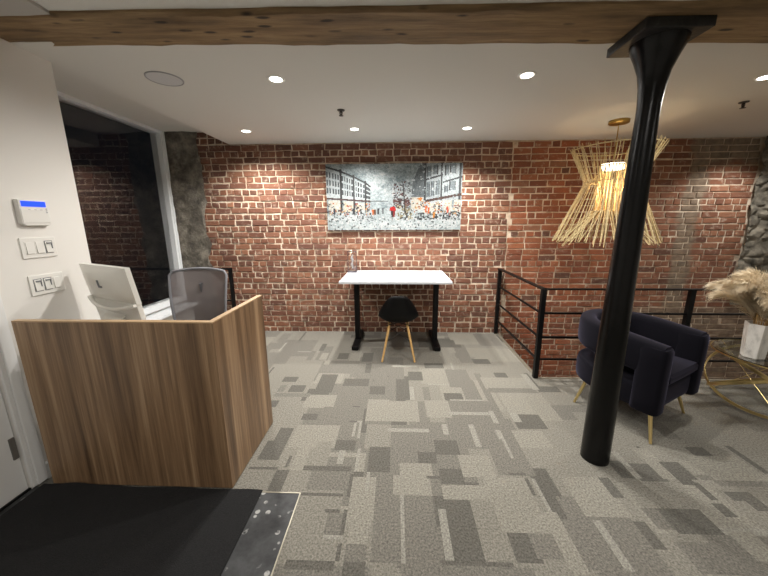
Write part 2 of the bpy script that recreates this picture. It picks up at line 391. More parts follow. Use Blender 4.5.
# ---------------------------------------------------------------- brick wall
bw = MB(); rb = random.Random(11)
bw.add([(XW-.05,YB+.006,-2.6),(XR,YB+.006,-2.6),(XR,YB+.006,2.62),(XW-.05,YB+.006,2.62)], [(0,1,2,3)], 1)
bw.box(XW-.05,XR,YB+.012,YB+.25,-2.6,2.62,1)
CH = .0770
def brick(x0, x1, z0, z1, kind):
    j = lambda a=(.0065 if kind == 0 else .004): rb.uniform(-a, a)
    d = rb.uniform(.0, .007); 
    if rb.random() < .03: d = -.003
    y = YB-d; e = .004+rb.random()*.003
    P = [(x0+j(),z0+j()),(x1+j(),z0+j()),(x1+j(),z1+j()),(x0+j(),z1+j())]
    q = [(x0+e+j(.003),z0+e+j(.002)),(x1-e+j(.003),z0+e+j(.002)),(x1-e+j(.003),z1-e+j(.002)),(x0+e+j(.003),z1-e+j(.002))]
    r = rb.random()
    if kind == 0:   # browner left part
        c = rb.choice(((134,90,74),(142,96,78),(126,84,70),(150,102,82),(116,78,68),(146,102,86)))
    elif kind == 1:
        c = rb.choice(((166,98,68),(172,104,74),(156,92,66),(176,112,82),(146,88,66)))
    else:
        c = rb.choice(((156,106,84),(162,112,90),(146,98,78),(168,120,98),(138,94,78)))
    if r < .05: c = (112,78,66)
    elif r < .10: c = (164,116,94)
    k = rb.uniform(.9,1.1); c = lin(c); c = (c[0]*k*.80, c[1]*k*.74, c[2]*k*.60)
    vs = [(a,YB+.012,b) for a,b in P]+[(a,y+.004,b) for a,b in P]+[(a,y+rb.uniform(-.002,.002),b) for a,b in q]
    fs = [(4,5,9,8),(5,6,10,9),(6,7,11,10),(7,4,8,11),(8,9,10,11),(0,1,5,4),(1,2,6,5),(2,3,7,6),(3,0,4,7)]
    bw.add(vs, fs, 0, c)
row = 0; z = ZC-CH*1-.004
zz = []
k = int((z+1.6)/CH); z0 = z-k*CH
for r_ in range(k+4):
    zb = z0+r_*CH
    if zb > 2.62: break
    lowb = zb < -.05
    x = -2.56+rb.uniform(-.05,.03)+ (0 if not lowb else 3.9)
    sec = [(1.44,0),(4.36,1)]
    mj = .015
    hdr = (r_ % 2 == 0)
    off = rb.uniform(0,.11)
    wob = rb.uniform(-.003,.003)
    while x < 4.36:
        left = x < 1.44
        if left: ln = (.098 if hdr else .212)*rb.uniform(.95,1.05)
        else:
            hd2 = (r_ % 5 == 2)
            ln = (.1 if hd2 else (.212 if rb.random() > .13 else .1))*rb.uniform(.95,1.05)
        x1 = x+ln
        if left and x1 > 1.42: x1 = 1.445+rb.uniform(-.012,.012)
        if not left and x1 > 4.33: x1 = 4.36+rb.uniform(-.03,.03)
        if x1-x > .03:
            jz = mj*(1.0 if left else .85)
            brick(x, x1-mj, zb+jz/2+wob, zb+CH-jz/2+wob+rb.uniform(-.002,.002), 0 if left else (1 if x < 2.75+.3*((r_*7)%5)/5 else 2))
        x = x1 if x1-x > .03 else x+.05
for r_ in range(k+4):
    zb = z0+r_*CH
    if zb > .45: break
    x = 4.34
    while x < XR:
        ln = .212*rb.uniform(.95,1.05); brick(x, x+ln-.014, zb+.006, zb+CH-.006, 2); x += ln
struct(bw.build('wall_back', [M['brick'], M['mortar']]), 'old red brick wall with pale mortar')

def relief(name, x0, x1, z0, z1, yf, amp, material, edge=0, seed=0, step=.035, blocks=.0):
    w = max(2, int((x1-x0)/step)); h = int((z1-z0)/step); vs = []
    for j in range(h+1):
        for i in range(w+1):
            x = x0+(x1-x0)*i/w; z = z0+(z1-z0)*j/h
            p = Vector((x*3+seed, z*3, seed)); d = mn.fractal(p, .8, 2.1, 5)*amp
            if blocks:
                dd, pp = mn.voronoi(Vector((x*4.5+seed, 0, z*8.5)))
                d += blocks*min(1, max(0,(dd[1]-dd[0])*4))-blocks
            xx = x
            if edge and i == (w if edge > 0 else 0): xx = x+.06*mn.fractal(Vector((0,z*4,seed)), .8, 2, 4)
            if i in (0, w): d = -.02
            vs.append((xx, yf-d, z))
    fs = [(j*(w+1)+i, j*(w+1)+i+1, (j+1)*(w+1)+i+1, (j+1)*(w+1)+i) for j in range(h) for i in range(w)]
    o = MB().add(vs, fs).build(name, material, smooth=True)
    return struct(o)
o = relief('wall_pillar', XW-.02, -2.475, -.02, ZS, YB-.045, .045, M['stone_dark'], 1, 4.2, .03)
o['label'] = 'dark rough stone pier at the left end of the brick wall'
o = relief('wall_rubble', 4.33, XR, .42, ZC, YB-.075, .04, M['stone'], -1, 9.1, .022, .035)
o['label'] = 'grey rubble stone at the right end of the brick wall'

# ---------------------------------------------------------------- left wall, window recess, other walls
lw = MB(); DY0, DY1, DZ = .58, 1.452, 2.03
for a in ((YF,DY0,0,2.75),(DY1,2.07,0,2.75),(DY0,DY1,DZ,2.75)): lw.box(XW-.1,XL,a[0],a[1],a[2],a[3])
struct(lw.build('wall_left', M['white_wall']))
WZ0 = .53
struct(MB().box(XW-.12,XW-.02,2.07,YB,0,WZ0-.07).box(XW-.12,XW-.02,2.07,YB,ZS,2.75).build('wall_window', M['white_wall']))
wi = bpy.data.objects.new('window_1', None); COL.objects.link(wi); wi['kind'] = 'structure'; wi.location = (XW,3.05,WZ0-.07)
L0 = (XW,3.05,WZ0-.07)
fr = MB()
def wb(m_, x0,x1,y0,y1,z0,z1): m_.box(x0-L0[0],x1-L0[0],y0-L0[1],y1-L0[1],z0-L0[2],z1-L0[2])
wb(fr, XW-.10,XW+.035,4.02,4.098,WZ0-.07,ZS); wb(fr, XW-.10,XW+.03,2.075,2.14,WZ0-.07,ZS)
wb(fr, XW-.10,XW+.03,2.14,4.02,ZS-.035,ZS); wb(fr, XW-.10,XW+.03,2.14,4.02,WZ0-.07,WZ0)
wb(fr, XW+.0,XW+.045,4.05,4.062,WZ0-.07,ZS)
fr.build('window_frame', M['white_frame'], wi, bevel=.004)
p = MB(); wb(p, XW-.035,XW-.029,2.14,4.02,WZ0,ZS-.035); p.build('pane', M['glass'], wi)
p = MB(); wb(p, XW-.02,XW+.20,2.075,4.09,WZ0-.13,WZ0-.10); p.build('window_sill', M['white_frame'], wi, bevel=.004)
struct(MB().box(XW-.02,XL-.7,2.07,4.09,0,WZ0-.13).build('wall_sill', M['white_wall']))
struct(MB().box(XW-.12,XL,2.07,YB,ZS,2.75).box(XL,XR,1.86,YB,ZC,2.75).build('ceiling', M['ceiling']))
zb_ = lambda x: 2.46-.018*(x+2.09)
def slab(x0,x1,y0,y1,dz,name,mm):
    a, b_ = zb_(x0)+dz, zb_(x1)+dz
    return struct(MB().hexa([(x0,y0,a),(x1,y0,b_),(x1,y1,b_),(x0,y1,a),(x0,y0,2.75),(x1,y0,2.75),(x1,y1,2.75),(x0,y1,2.75)]).build(name, mm))
slab(-1.625,XR,YF,1.70,.022,'ceiling',M['ceiling'])
slab(XL,-1.625,YF,1.70,.008,'ceiling',M['soffit_shade_grey'])
struct(MB().box(XR,XR+.1,YF,YB+.25,-2.6,2.75).build('wall_right', M['white_wall']))
struct(MB().box(XW-.1,XR+.1,YF-.1,YF,-.25,2.75).build('wall_front', M['white_wall']))
# entry door in the left wall
dr = bpy.data.objects.new('door_1', None); COL.objects.link(dr); dr['kind'] = 'structure'; dr.location = (XL-.02,DY1,0)
D0 = dr.location
def rel(m_, o, *b): m_.box(b[0]-o[0],b[1]-o[0],b[2]-o[1],b[3]-o[1],b[4]-o[2],b[5]-o[2]); return m_
rel(MB(), D0, XL-.055,XL-.012,DY0+.004,DY1-.004,.012,DZ-.004).build('door_leaf', M['white_trim'], dr, bevel=.003)
h = MB()
for z in (.22,1.0,1.8): rel(h, D0, XL-.014,XL-.004,DY1-.034,DY1-.008,z,z+.13)
h.build('hinge', M['steel'], dr, bevel=.003)
cs = MB()
for a, b_ in ((DY1-.002,DY1+.02),(DY1+.02,DY1+.075)):
    rel(cs, D0, XL,XL+(.016 if a < DY1 else .024),a,b_,0.012,DZ+.07)
rel(cs, D0, XL,XL+.024,DY0-.075,DY0,0.012,DZ+.07); rel(cs, D0, XL,XL+.024,DY0,DY1,DZ,DZ+.07)
cs.build('door_casing', M['white_trim'], dr, bevel=.004)
rel(MB(), D0, XL-.08,XL+.0,DY0,DY1,0,.012).build('threshold', M['black_metal'], dr)
struct(MB().box(XL,XL+.014,DY1+.078,2.07,0,.10).build('baseboard_left', M['white_trim']))

# ---------------------------------------------------------------- timber beam
bm_ = MB(); path = []
nb = 90; rs = []
for i in range(nb+1):
    x = XL-.0+ (XR-XL)*i/nb
    e = lambda k: .006*mn.noise(Vector((x*5,k*7.7,0)))+.004*mn.noise(Vector((x*19,k*3.3,2)))
    z = zb_(x)
    y0, y1 = 1.655-.012*(x+2), 1.915
    bev = .012
    rs.append([(x,y0+e(1),z+.19),(x,y0+e(2),z+bev+e(3)),(x,y0+bev+e(4),z+e(5)),(x,(y0+y1)/2,z+e(6)*.5),(x,y1-bev+e(7),z+e(8)),(x,y1+e(9),z+bev+e(10)),(x,y1+e(11),z+.19)])
vs = [p for r in rs for p in r]; K = 7
bm_.add(vs, [(i*K+q,(i+1)*K+q,(i+1)*K+(q+1)%K,i*K+(q+1)%K) for i in range(nb) for q in range(K)]+[tuple(range(K)),tuple(range(nb*K+K-1,nb*K-1,-1))])
o = bm_.build('timber_beam', M['beam'], smooth=True)
tag(o, 'rough brown timber beam with knots crossing the ceiling over the black column', 'beam')

# ---------------------------------------------------------------- column
CX, CY = 1.290, 1.805
t = thing('iron_column', 'black painted round iron column standing on the carpet under the timber beam', 'column', (CX,CY,0))
zt_ = zb_(CX)
MB().lathe([(.079,0),(.078,.3),(.065,1.3),(.057,1.7),(.050,2.02),(.051,2.08),(.056,2.15),(.068,2.22),(.092,2.285),(.112,2.33),(.118,zt_-.044)], 40).build('shaft', M['column_black'], t, smooth=True)
pl = MB().box(-.160,.145,-.132,.145,zt_-.046,zt_-.002).build('capital_plate', M['plate_iron'], t, bevel=.004); pl['label'] = 'flat rough iron plate'

# ---------------------------------------------------------------- ceiling fittings
def downlight(x, y, z, label, group=None):
    t = thing('downlight', label, 'ceiling light', (x,y,z), 0, group)
    MB().lathe([(.040,-.001),(.052,-.006),(.060,-.003),(.062,.0)], 28, cap=False).build('trim_ring', M['plastic_white'], t, smooth=True)
    MB().lathe([(.0005,-.004),(.040,-.004)], 28, cap=False).build('lens', M['lens'], t)
    return t
def spot(x, y, z, power, size=168, blend=.6, col=(1,.965,.915)):
    ld = bpy.data.lights.new('downlight_beam', 'SPOT'); ld.energy = power; ld.spot_size = math.radians(size); ld.spot_blend = blend
    ld.shadow_soft_size = .035; ld.color = col
    o = bpy.data.objects.new('downlight_beam', ld); COL.objects.link(o); o.location = (x,y,z-.012)
PW = 125
LI = [(-.818,2.36,'recessed ceiling light left of centre in the nearer row',PW),(.877,2.382,'recessed ceiling light right of centre in the nearer row, left of the black column',PW),(2.531,2.49,'recessed ceiling light at the right edge of the photo',PW),
      (-1.602,3.575,'recessed ceiling light above the brick wall nearest the window',PW),(-.435,3.564,'recessed ceiling light above the left part of the street painting',PW),(.746,3.592,'recessed ceiling light above the right end of the street painting',PW)]
for x, y, lb, p_ in LI:
    downlight(x, y, ZC, lb); spot(x, y, ZC, p_*((.95 if x < 2 else .55) if y < 3 else 1.5), 168 if y < 3 else (150 if x < -1 else 132), .6 if y < 3 else .7)
spot(3.98,3.60,ZC,PW*.6,125,.6)
for x in (-.8,.9,2.6):
    for y in (.55,-1.3): spot(x, y, zb_(x)+.02, PW*.27)
sp_ = thing('ceiling_speaker', 'round grey speaker grille set in the ceiling near the window', 'speaker', (-1.568,2.32,ZC))
MB().lathe([(.0005,-.004),(.095,-.004),(.104,-.003)], 40, cap=False).build('grille', M['speaker'], sp_)
MB().lathe([(.104,-.003),(.108,-.006),(.113,-.004),(.114,0)], 40, cap=False).build('rim', M['plastic_grey'], sp_, smooth=True)
def sprinkler(x, y, label):
    t = thing('sprinkler_head', label, 'sprinkler', (x,y,ZC))
    MB().lathe([(.034,0),(.032,-.006),(.014,-.010)], 20).build('escutcheon', M['sprinkler'], t, smooth=True)
    b = MB().lathe([(.010,-.010),(.012,-.02),(.005,-.022),(.005,-.045)], 12)
    b.tube((-.013,0,-.018),(-.006,0,-.046),.003,n=6).tube((.013,0,-.018),(.006,0,-.046),.003,n=6)
    b.build('body', M['sprinkler'], t)
    MB().lathe([(.0005,-.048),(.020,-.048),(.020,-.045),(.0005,-.045)], 14, cap=False).build('deflector', M['sprinkler'], t)
sprinkler(-.479,2.986,'small dark sprinkler head on the ceiling near the street painting')
sprinkler(2.884,2.968,'small dark sprinkler head on the ceiling right of the woven lamp')

# ---------------------------------------------------------------- reception desk
t = thing('reception_desk', 'walnut laminate reception desk with tall front and side panels', 'desk', (-1.46,1.49,0))
R0 = t.location
rel(MB(), R0, -2.0,-.93,1.49,1.522,.008,.996).build('front_panel', M['walnut'], t)
rel(MB(), R0, -.962,-.93,1.5225,2.095,.008,.996).build('side_panel', M['walnut'], t)
e = MB(); rel(e, R0, -2.0,-.93,1.49,1.522,.9965,1.003); rel(e, R0, -.962,-.93,1.5225,2.095,.9965,1.003)
e.build('edge_band', M['walnut_edge'], t)
rel(MB(), R0, -2.0,-.966,1.524,2.08,.715,.745).build('worktop', M['desk_white'], t)
rel(MB(), R0, -1.995,-1.96,1.524,2.05,.008,.714).build('end_panel', M['white_trim'], t)
e = MB(); rel(e, R0, -1.99,-.94,1.50,1.52,0,.0075); rel(e, R0, -.955,-.94,1.5225,2.08,0,.0075); e.build('plinth', M['black_metal'], t)

# ---------------------------------------------------------------- monitor on reception desk
d = Vector((-1.5+2.0,1.706-1.936)); yaw = math.atan2(d.y, d.x); W_m = d.length
mc = ((-2.0-1.5)/2+.02,(1.936+1.706)/2+.045,.745)
t = thing('computer_monitor', 'white all in one computer seen from behind on the reception desk', 'computer', mc, yaw)
tl = math.radians(8)   # top leans toward the reception front
def tilt(m_, z0=.05):
    m_.v = [(x, y*math.cos(tl)-(z-z0)*math.sin(tl), z0+y*math.sin(tl)+(z-z0)*math.cos(tl)) for x, y, z in m_.v]; return m_
h_m = .51
b = MB()
n_ = 14
rows = []
for j in range(9):
    v_ = j/8
    for i in range(n_+1):
        u_ = i/n_
        bul = .035*(1-(2*u_-1)**4)*(1-(2*v_-1)**4)
        rows.append(((u_-.5)*W_m, -.012-bul, .29+v_*(h_m-.29)))
b.add(rows, [(j*(n_+1)+i, j*(n_+1)+i+1, (j+1)*(n_+1)+i+1, (j+1)*(n_+1)+i) for j in range(8) for i in range(n_)])
b.box(-W_m/2,W_m/2,-.014,.012,.29,h_m)
tilt(b).build('housing', M['monitor_white'], t, smooth=True)
b = MB().box(-W_m/2+.004,W_m/2-.004,-.016,.012,.06,.289); b.sweep([(W_m*(k/16-.5), -.022-.040*(1-(k/8-1)**2), .290-.035*(1-(k/8-1)**2)) for k in range(17)], ellipse(.014,.010,8)); tilt(b).build('chin', M['monitor_white'], t, bevel=.012, seg=3)
b = tilt(MB().box(-W_m/2+.015,W_m/2-.015,.0125,.014,.16,h_m-.015)); b.build('screen', M['screen_black'], t)['label'] = 'dark glossy screen'
b = tilt(MB().box(-.016,-.008,-.0535,-.046,.385,.43).box(-.008,.018,-.0535,-.046,.385,.395)); b.build('logo', M['button_grey'], t)
b = MB(); prof = [(.004,.20),(-.03,.17),(-.07,.12),(-.09,.07),(-.08,.02),(.02,.006)]
vs = []
for (y, z) in prof:
    for s in (-1, 1): vs.append((s*.11, y-.03-(z-.05)*math.sin(tl), z))
for (y, z) in prof:
    for s in (-1, 1): vs.append((s*.11, y-.018-(z-.05)*math.sin(tl), z+.004))
q = len(prof)*2
fs = []
for i in range(len(prof)-1):
    fs += [(2*i,2*i+1,2*i+3,2*i+2),(q+2*i+1,q+2*i,q+2*i+2,q+2*i+3),(2*i,2*i+2,q+2*i+2,q+2*i),(2*i+1,q+2*i+1,q+2*i+3,2*i+3)]
b.add(vs, fs); b.box(-.11,.11,-.13,.06,0,.008); b.build('stand', M['monitor_white'], t, bevel=.002)
# ---------------------------------------------------------------- office chair behind the reception
t = thing('office_chair', 'grey mesh office chair behind the walnut reception desk', 'office chair', (-1.645,2.53,0), math.radians(4))
def back_shape(w, y0, inset=0):
    vs, fs = [], []; nu, nv = 14, 12
    for j in range(nv+1):
        v_ = j/nv
        z = .52+inset+v_*(.60-2*inset); hw = (w-inset)*(.80+.34*v_-.14*v_*v_)
        if v_ > .9: hw *= 1-.10*((v_-.9)/.1)**2
        for i in range(nu+1):
            u_ = 2*i/nu-1
            zz = z-(.018*u_*u_ if v_ > .92 else 0)
            vs.append((u_*hw, y0+.05*v_-.055*u_*u_*0+.03*math.sin(v_*PI)*-1-.05*u_*u_, zz))
    for j in range(nv):
        for i in range(nu): a = j*(nu+1)+i; fs.append((a,a+1,a+nu+2,a+nu+1))
    return vs, fs, nu, nv
vs, fs, nu, nv = back_shape(.235, 0)
MB().add(vs, fs).build('backrest', M['mesh_grey'], t, smooth=True)
loop = [vs[i] for i in range(nu+1)]+[vs[j*(nu+1)+nu] for j in range(1,nv+1)]+[vs[nv*(nu+1)+i] for i in range(nu-1,-1,-1)]+[vs[j*(nu+1)] for j in range(nv-1,0,-1)]
MB().sweep(loop, ellipse(.010,.013,8), closed=True, up=(0,1,0)).build('back_frame', M['grey_edge'], t, smooth=True)
MB().sweep([(0,.02,1.0),(0,.06,.80),(0,.07,.6),(0,.03,.46),(0,-.15,.44)], ellipse(.03,.012,8), up=(1,0,0)).build('back_support', M['grey_frame'], t, smooth=True)
b = MB(); ss = []
st_ = MB().box(-.245,.245,-.47,-.02,.45,.51); st_.build('seat', M['seat_fabric'], t, bevel=.028, seg=4)
for s in (-1, 1):
    a = MB().tube((s*.26,-.22,.44),(s*.28,-.22,.66),.014).tube((s*.1,-.22,.43),(s*.27,-.22,.44),.012); a.build('arm_post', M['grey_frame'], t)
    MB().box(s*.28-.04,s*.28+.04,-.36,-.10,.66,.685).build('arm_pad', M['seat_fabric'], t, bevel=.012, seg=3)
MB().lathe([(.028,.10),(.028,.28),(.02,.28),(.02,.45)], 16, (0,-.22)).build('gas_lift', M['black_metal'], t, smooth=True)
for k in range(5):
    an = 2*PI*k/5+.3; e_ = Vector((math.cos(an)*.29,-.22+math.sin(an)*.29,.075))
    lg = MB().tube((0,-.22,.12), e_, .026, .016, 8).build('leg', M['grey_frame'], t)
    MB().tube(e_+Vector((-.024*math.sin(an),.024*math.cos(an),-.045)), e_+Vector((.024*math.sin(an),-.024*math.cos(an),-.045)), .030, n=14).tube(e_, e_-Vector((0,0,.03)), .008).build('caster', M['black_metal'], lg)

# black post and rail near the stone pier
t = thing('black_post', 'short black metal post with a rail beside the stone pier behind the office chair', 'railing', (-2.20,4.06,0))
MB().box(-.02,.02,-.02,.02,.006,.905).build('post', M['black_metal'], t, bevel=.002)
MB().box(-.05,.05,-.04,.04,0,.006).build('base_plate', M['black_metal'], t)
MB().box(-.62,.02,-.012,.012,.880,.905).build('rail', M['black_metal'], t, bevel=.002)
MB().box(-.62,.0,-.008,.008,.45,.47).build('rail', M['black_metal'], t)

# ---------------------------------------------------------------- alarm keypad and switches
t = thing('alarm_keypad', 'white alarm keypad with a lit blue display on the white wall', 'alarm keypad', (XL,1.776,1.484))
b = MB(); w2 = .078
out = [(-w2,.014),(-w2+.02,0),(w2-.012,0),(w2,.014),(w2,.149),(-w2,.149)]
b.add([(0.0005,y,z) for y,z in out]+[(.026,y*.97,.0745+(z-.0745)*.96) for y,z in out], [tuple(range(5,-1,-1)),tuple(range(6,12))]+[(i,(i+1)%6,6+(i+1)%6,6+i) for i in range(6)])
b.build('housing', M['plastic_white'], t, bevel=.003)
MB().box(.0255,.0275,-w2+.014,w2-.018,.108,.138).build('display', M['lcd'], t)['label'] = 'blue lit display'
MB().box(.0255,.0285,-w2+.006,w2-.010,.018,.094).build('flip_cover', M['plastic_white'], t, bevel=.002)
b = MB()
for z in (.098,.088,.078): b.box(.0285,.0292,w2-.024,w2-.016,z-.003,z+.001)
for y in (-.03,0,.03): b.box(.0285,.0292,y-.006,y+.006,.0905,.0925)
b.build('indicator', M['button_grey'], t)
def switch_plate(z, label, ys, kinds):
    t = thing('switch_plate', label, 'light switch', (XL,1.772,z))
    MB().box(.0005,.007,-.093,.093,0,.118).build('plate', M['plastic_white'], t, bevel=.003)
    for y, k in zip(ys, kinds):
        MB().box(.0068,.0078,y-.022,y+.022,.022,.096).build('bezel', M['button_grey'] if k == 'd' else M['plastic_white'], t)
        r = MB().add([(.008,y-.018,.026),(.008,y+.018,.026),(.008,y+.018,.092),(.008,y-.018,.092),(.013,y-.018,.027),(.013,y+.018,.027),(.0095,y+.018,.091),(.0095,y-.018,.091)], [(3,2,1,0),(4,5,6,7),(0,1,5,4),(1,2,6,5),(2,3,7,6),(3,0,4,7)])
        rk = r.build('rocker', M['plastic_white'], t, bevel=.001)
        if k != 'p':
            MB().box(.0085,.0145,y-.012,y+.016,.078,.086).box(.0085,.0145,y+.012,y+.016,.05,.086).build('dimmer_bar', M['button_grey'], rk)
switch_plate(1.302, 'upper white switch plate, directly below the alarm keypad', (-.052,0,.05), ('p','p','d'))
switch_plate(1.087, 'lower white switch plate, nearest the reception desk', (-.052,0,.05), ('d','d','p'))

# ---------------------------------------------------------------- standing desk, trophy, shell chair
DH = .87
t = thing('standing_desk', 'white topped desk on black T shaped metal legs against the brick wall', 'desk', (0.01,3.69,0))
MB().box(-.618,.598,-.41,.40,DH-.026,DH).build('tabletop', M['desk_white'], t, bevel=.003)
MB().box(-.50,.50,-.03,.03,DH-.07,DH-.04).build('crossbar', M['black_metal'], t)
for s in (-1, 1):
    lg = MB().box(s*.485-.03,s*.485+.03,-.03+.06,.05+.06,.045,DH-.027); lg.build('leg', M['black_metal'], t, bevel=.004)
    MB().box(s*.485-.04,s*.485+.04,-.225,.40,0.012,.052).box(s*.485-.035,s*.485+.035,-.215,-.17,0,.012).box(s*.485-.035,s*.485+.035,.35,.39,0,.012).build('foot', M['black_metal'], t, bevel=.006)
    MB().box(s*.485-.035,s*.485+.035,-.28,.32,DH-.04,DH-.0265).build('top_bracket', M['black_metal'], t)
t = thing('glass_trophy', 'small clear glass trophy with dark base on the white desk', 'trophy', (-.545,3.93,DH))
MB().box(-.058,.058,-.04,.04,0,.022).build('base', M['trophy_edge'], t, bevel=.003)
MB().box(-.050,.050,-.030,.030,.0225,.262).build('glass_block', M['glass'], t, bevel=.004)
b = MB()
for s in (-1,1): b.box(s*.0525-.0025,s*.0525+.0025,-.031,.031,.0225,.264)
b.box(-.055,.055,-.031,.031,.2645,.270); b.build('frame', M['trophy_edge'], t)
pts = [(.006*math.sin(k*.9), .004*math.cos(k*1.1), .05+k*.011) for k in range(17)]
MB().sweep(pts, lambda i: ellipse(.008+.010*abs(math.sin(i*.42)), .008+.008*abs(math.sin(i*.42)), 8), up=(0,1,0)).build('figure', M['frosted'], t, smooth=True)

t = thing('shell_chair', 'black plastic shell chair on pale wooden legs at the white desk', 'chair', (.035,3.42,0))
prof = [(.235,.392),(.20,.412),(.10,.402),(0,.392),(-.10,.398),(-.165,.425),(-.20,.48),(-.215,.56),(-.228,.65),(-.238,.735)]
hw =   [.185,.205,.215,.222,.225,.222,.212,.185,.150,.100]
vs = []; nu = 12
for (y, z), w in zip(prof, hw):
    k = prof.index((y,z))/9
    for i in range(nu+1):
        u_ = 2*i/nu-1; a = abs(u_)
        rise = .085*a**3*max(0,1-abs(k-.48)/.42); fw = .09*a**2.4*max(0,min(1,(k-.4)*2.6))*(1 if k < .95 else .7)
        drop = .03*a**4 if k > .95 else 0
        vs.append((u_*w, y+fw, z+rise-drop))
fs = [(j*(nu+1)+i, j*(nu+1)+i+1, (j+1)*(nu+1)+i+1, (j+1)*(nu+1)+i) for j in range(9) for i in range(nu)]
o = MB().add(vs, fs).build('shell', M['chair_black'], t, smooth=True, subsurf=1)
q = o.modifiers.new('thick', 'SOLIDIFY'); q.thickness = .010; q.offset = -1
feet = [(-.178,-.245),(.178,-.245),(-.16,.19),(.16,.19)]
tops = [(-.10,-.10),(.10,-.10),(-.10,.10),(.10,.10)]
for (fx,fy),(tx,ty) in zip(feet, tops):
    MB().tube((fx,fy,0),(tx,ty,.372),.010,.015,12).build('leg', M['oak'], t, smooth=True)
b = MB()
for i, j in ((0,1),(1,3),(3,2),(2,0)):
    for k, k2 in ((.95,.55),(.55,.95)):
        P = lambda q, k_: (feet[q][0]+(tops[q][0]-feet[q][0])*k_, feet[q][1]+(tops[q][1]-feet[q][1])*k_, .372*k_)
        b.tube(P(i,k), P(j,k2), .0035, n=6)
b.tube((-.13,-.12,.374),(.13,.12,.374),.006,n=6).tube((.13,-.12,.374),(-.13,.12,.374),.006,n=6)
b.build('wire_brace', M['black_metal'], t)

# ---------------------------------------------------------------- painting
PWd, PHt = 1.70, .805
NX, NY = 256, 120
rp = np.random.RandomState(5)
def smooth_noise(sx, sy):
    a = rp.rand(NY//sy+3, NX//sx+3); yi = np.arange(NY)/sy; xi = np.arange(NX)/sx
    y0 = yi.astype(int); x0 = xi.astype(int); fy = (yi-y0)[:,None]; fx = (xi-x0)[None,:]
    return (a[y0][:,x0]*(1-fy)*(1-fx)+a[y0+1][:,x0]*fy*(1-fx)+a[y0][:,x0+1]*(1-fy)*fx+a[y0+1][:,x0+1]*fy*fx)
img = np.zeros((NY, NX, 3))
base = smooth_noise(22,14)*.5+smooth_noise(7,5)*.3+smooth_noise(3,2)*.35
img[:] = np.array([182,194,197])+(base[...,None]-.55)*np.array([150,140,136])
def fill(poly, c, a=1.0, var=14):
    xs = (np.arange(NX)+.5)/NX; ys = (np.arange(NY)+.5)/NY; X, Y = np.meshgrid(xs, ys)
    ins = np.zeros((NY,NX), bool); n = len(poly)
    for i in range(n):
        x1,y1 = poly[i]; x2,y2 = poly[(i+1)%n]
        if y1 == y2: continue
        cnd = ((y1 > Y) != (y2 > Y)) & (X < (x2-x1)*(Y-y1)/(y2-y1)+x1); ins ^= cnd
    nv = (smooth_noise(3,3)-.5)[...,None]*var*2
    img[ins] = (img*(1-a)+(np.array(c)+nv)*a)[ins]
def line(x1,y1,x2,y2,w,c,a=1.0):
    dx, dy = (x2-x1)*NX, (y2-y1)*NY; L = math.hypot(dx,dy) or 1; ox, oy = -dy/L*w/2/NX, dx/L*w/2/NY
    fill([(x1+ox,y1+oy),(x2+ox,y2+oy),(x2-ox,y2-oy),(x1-ox,y1-oy)], c, a)
# left facades
tops_l = [(0,.04),(.10,.10),(.205,.19),(.29,.28),(.33,.34)]
def lt(x): return np.interp(x, [p[0] for p in tops_l], [p[1] for p in tops_l])
def lb(x): return np.interp(x, [0,.33], [.50,.56])
fill([(0,.03),(.33,.34),(.33,.57),(0,.52)], (206,214,216), .9)
for x0, x1 in ((.0,.105),(.115,.205),(.215,.29),(.298,.33)):
    for f_ in (.14,.40,.66):
        nwin = 5 if x0 < .2 else 4
        for k in range(nwin):
            xa = x0+(x1-x0)*(k+.25)/nwin; xb = x0+(x1-x0)*(k+.7)/nwin
            ta, ba = lt(xa), lb(xa); h_ = ba-ta
            fill([(xa,ta+h_*f_),(xb,ta+h_*f_+.006),(xb,ta+h_*(f_+.19)),(xa,ta+h_*(f_+.19))], (92,100,106), .8)
            line(xa,ta+h_*f_,xa,ta+h_*(f_+.19),1.1,(44,48,52))
for x in (.11,.205,.292): line(x, lt(x)-.03, x, .74, 4.5 if x < .2 else 3, (64,66,68))
for i in range(4): line(tops_l[i][0],tops_l[i][1],tops_l[i+1][0],tops_l[i+1][1],3,(58,60,62))
line(0,.51,.33,.56,3.2,(96,72,70)); line(.33,.56,.46,.56,1.5,(140,146,148))
# right facades
fill([(1,0),(.69,0),(.62,.34),(.60,.56),(.75,.60),(1,.52)], (196,205,208), .9)
fill([(.73,0),(.695,0),(.64,.26),(.63,.50),(.73,.50)], (108,116,120), .8)
for x in (.73,.85,.985): line(x, 0, x, .55, 3.4, (78,84,88))
line(.735,.24,.86,.17,3,(70,74,78)); line(.86,.28,1,.20,3,(70,74,78)); line(.735,.56,1,.46,4.5,(98,70,62))
for (x0,x1,y0,y1) in ((.745,.765,.28,.50),(.775,.795,.27,.49),(.81,.835,.25,.47),(.745,.77,.05,.2),(.79,.82,.03,.17),(.875,.895,.03,.18),(.91,.95,.02,.16),(.875,.895,.32,.43),(.91,.95,.27,.40)):
    fill([(x0,y0),(x1,y0-.015),(x1,y1-.015),(x0,y1)], (120,130,136), .75); line(x0,y0,x0,y1,1.2,(50,54,58)); line(x1,y0,x1,y1,1.2,(50,54,58))
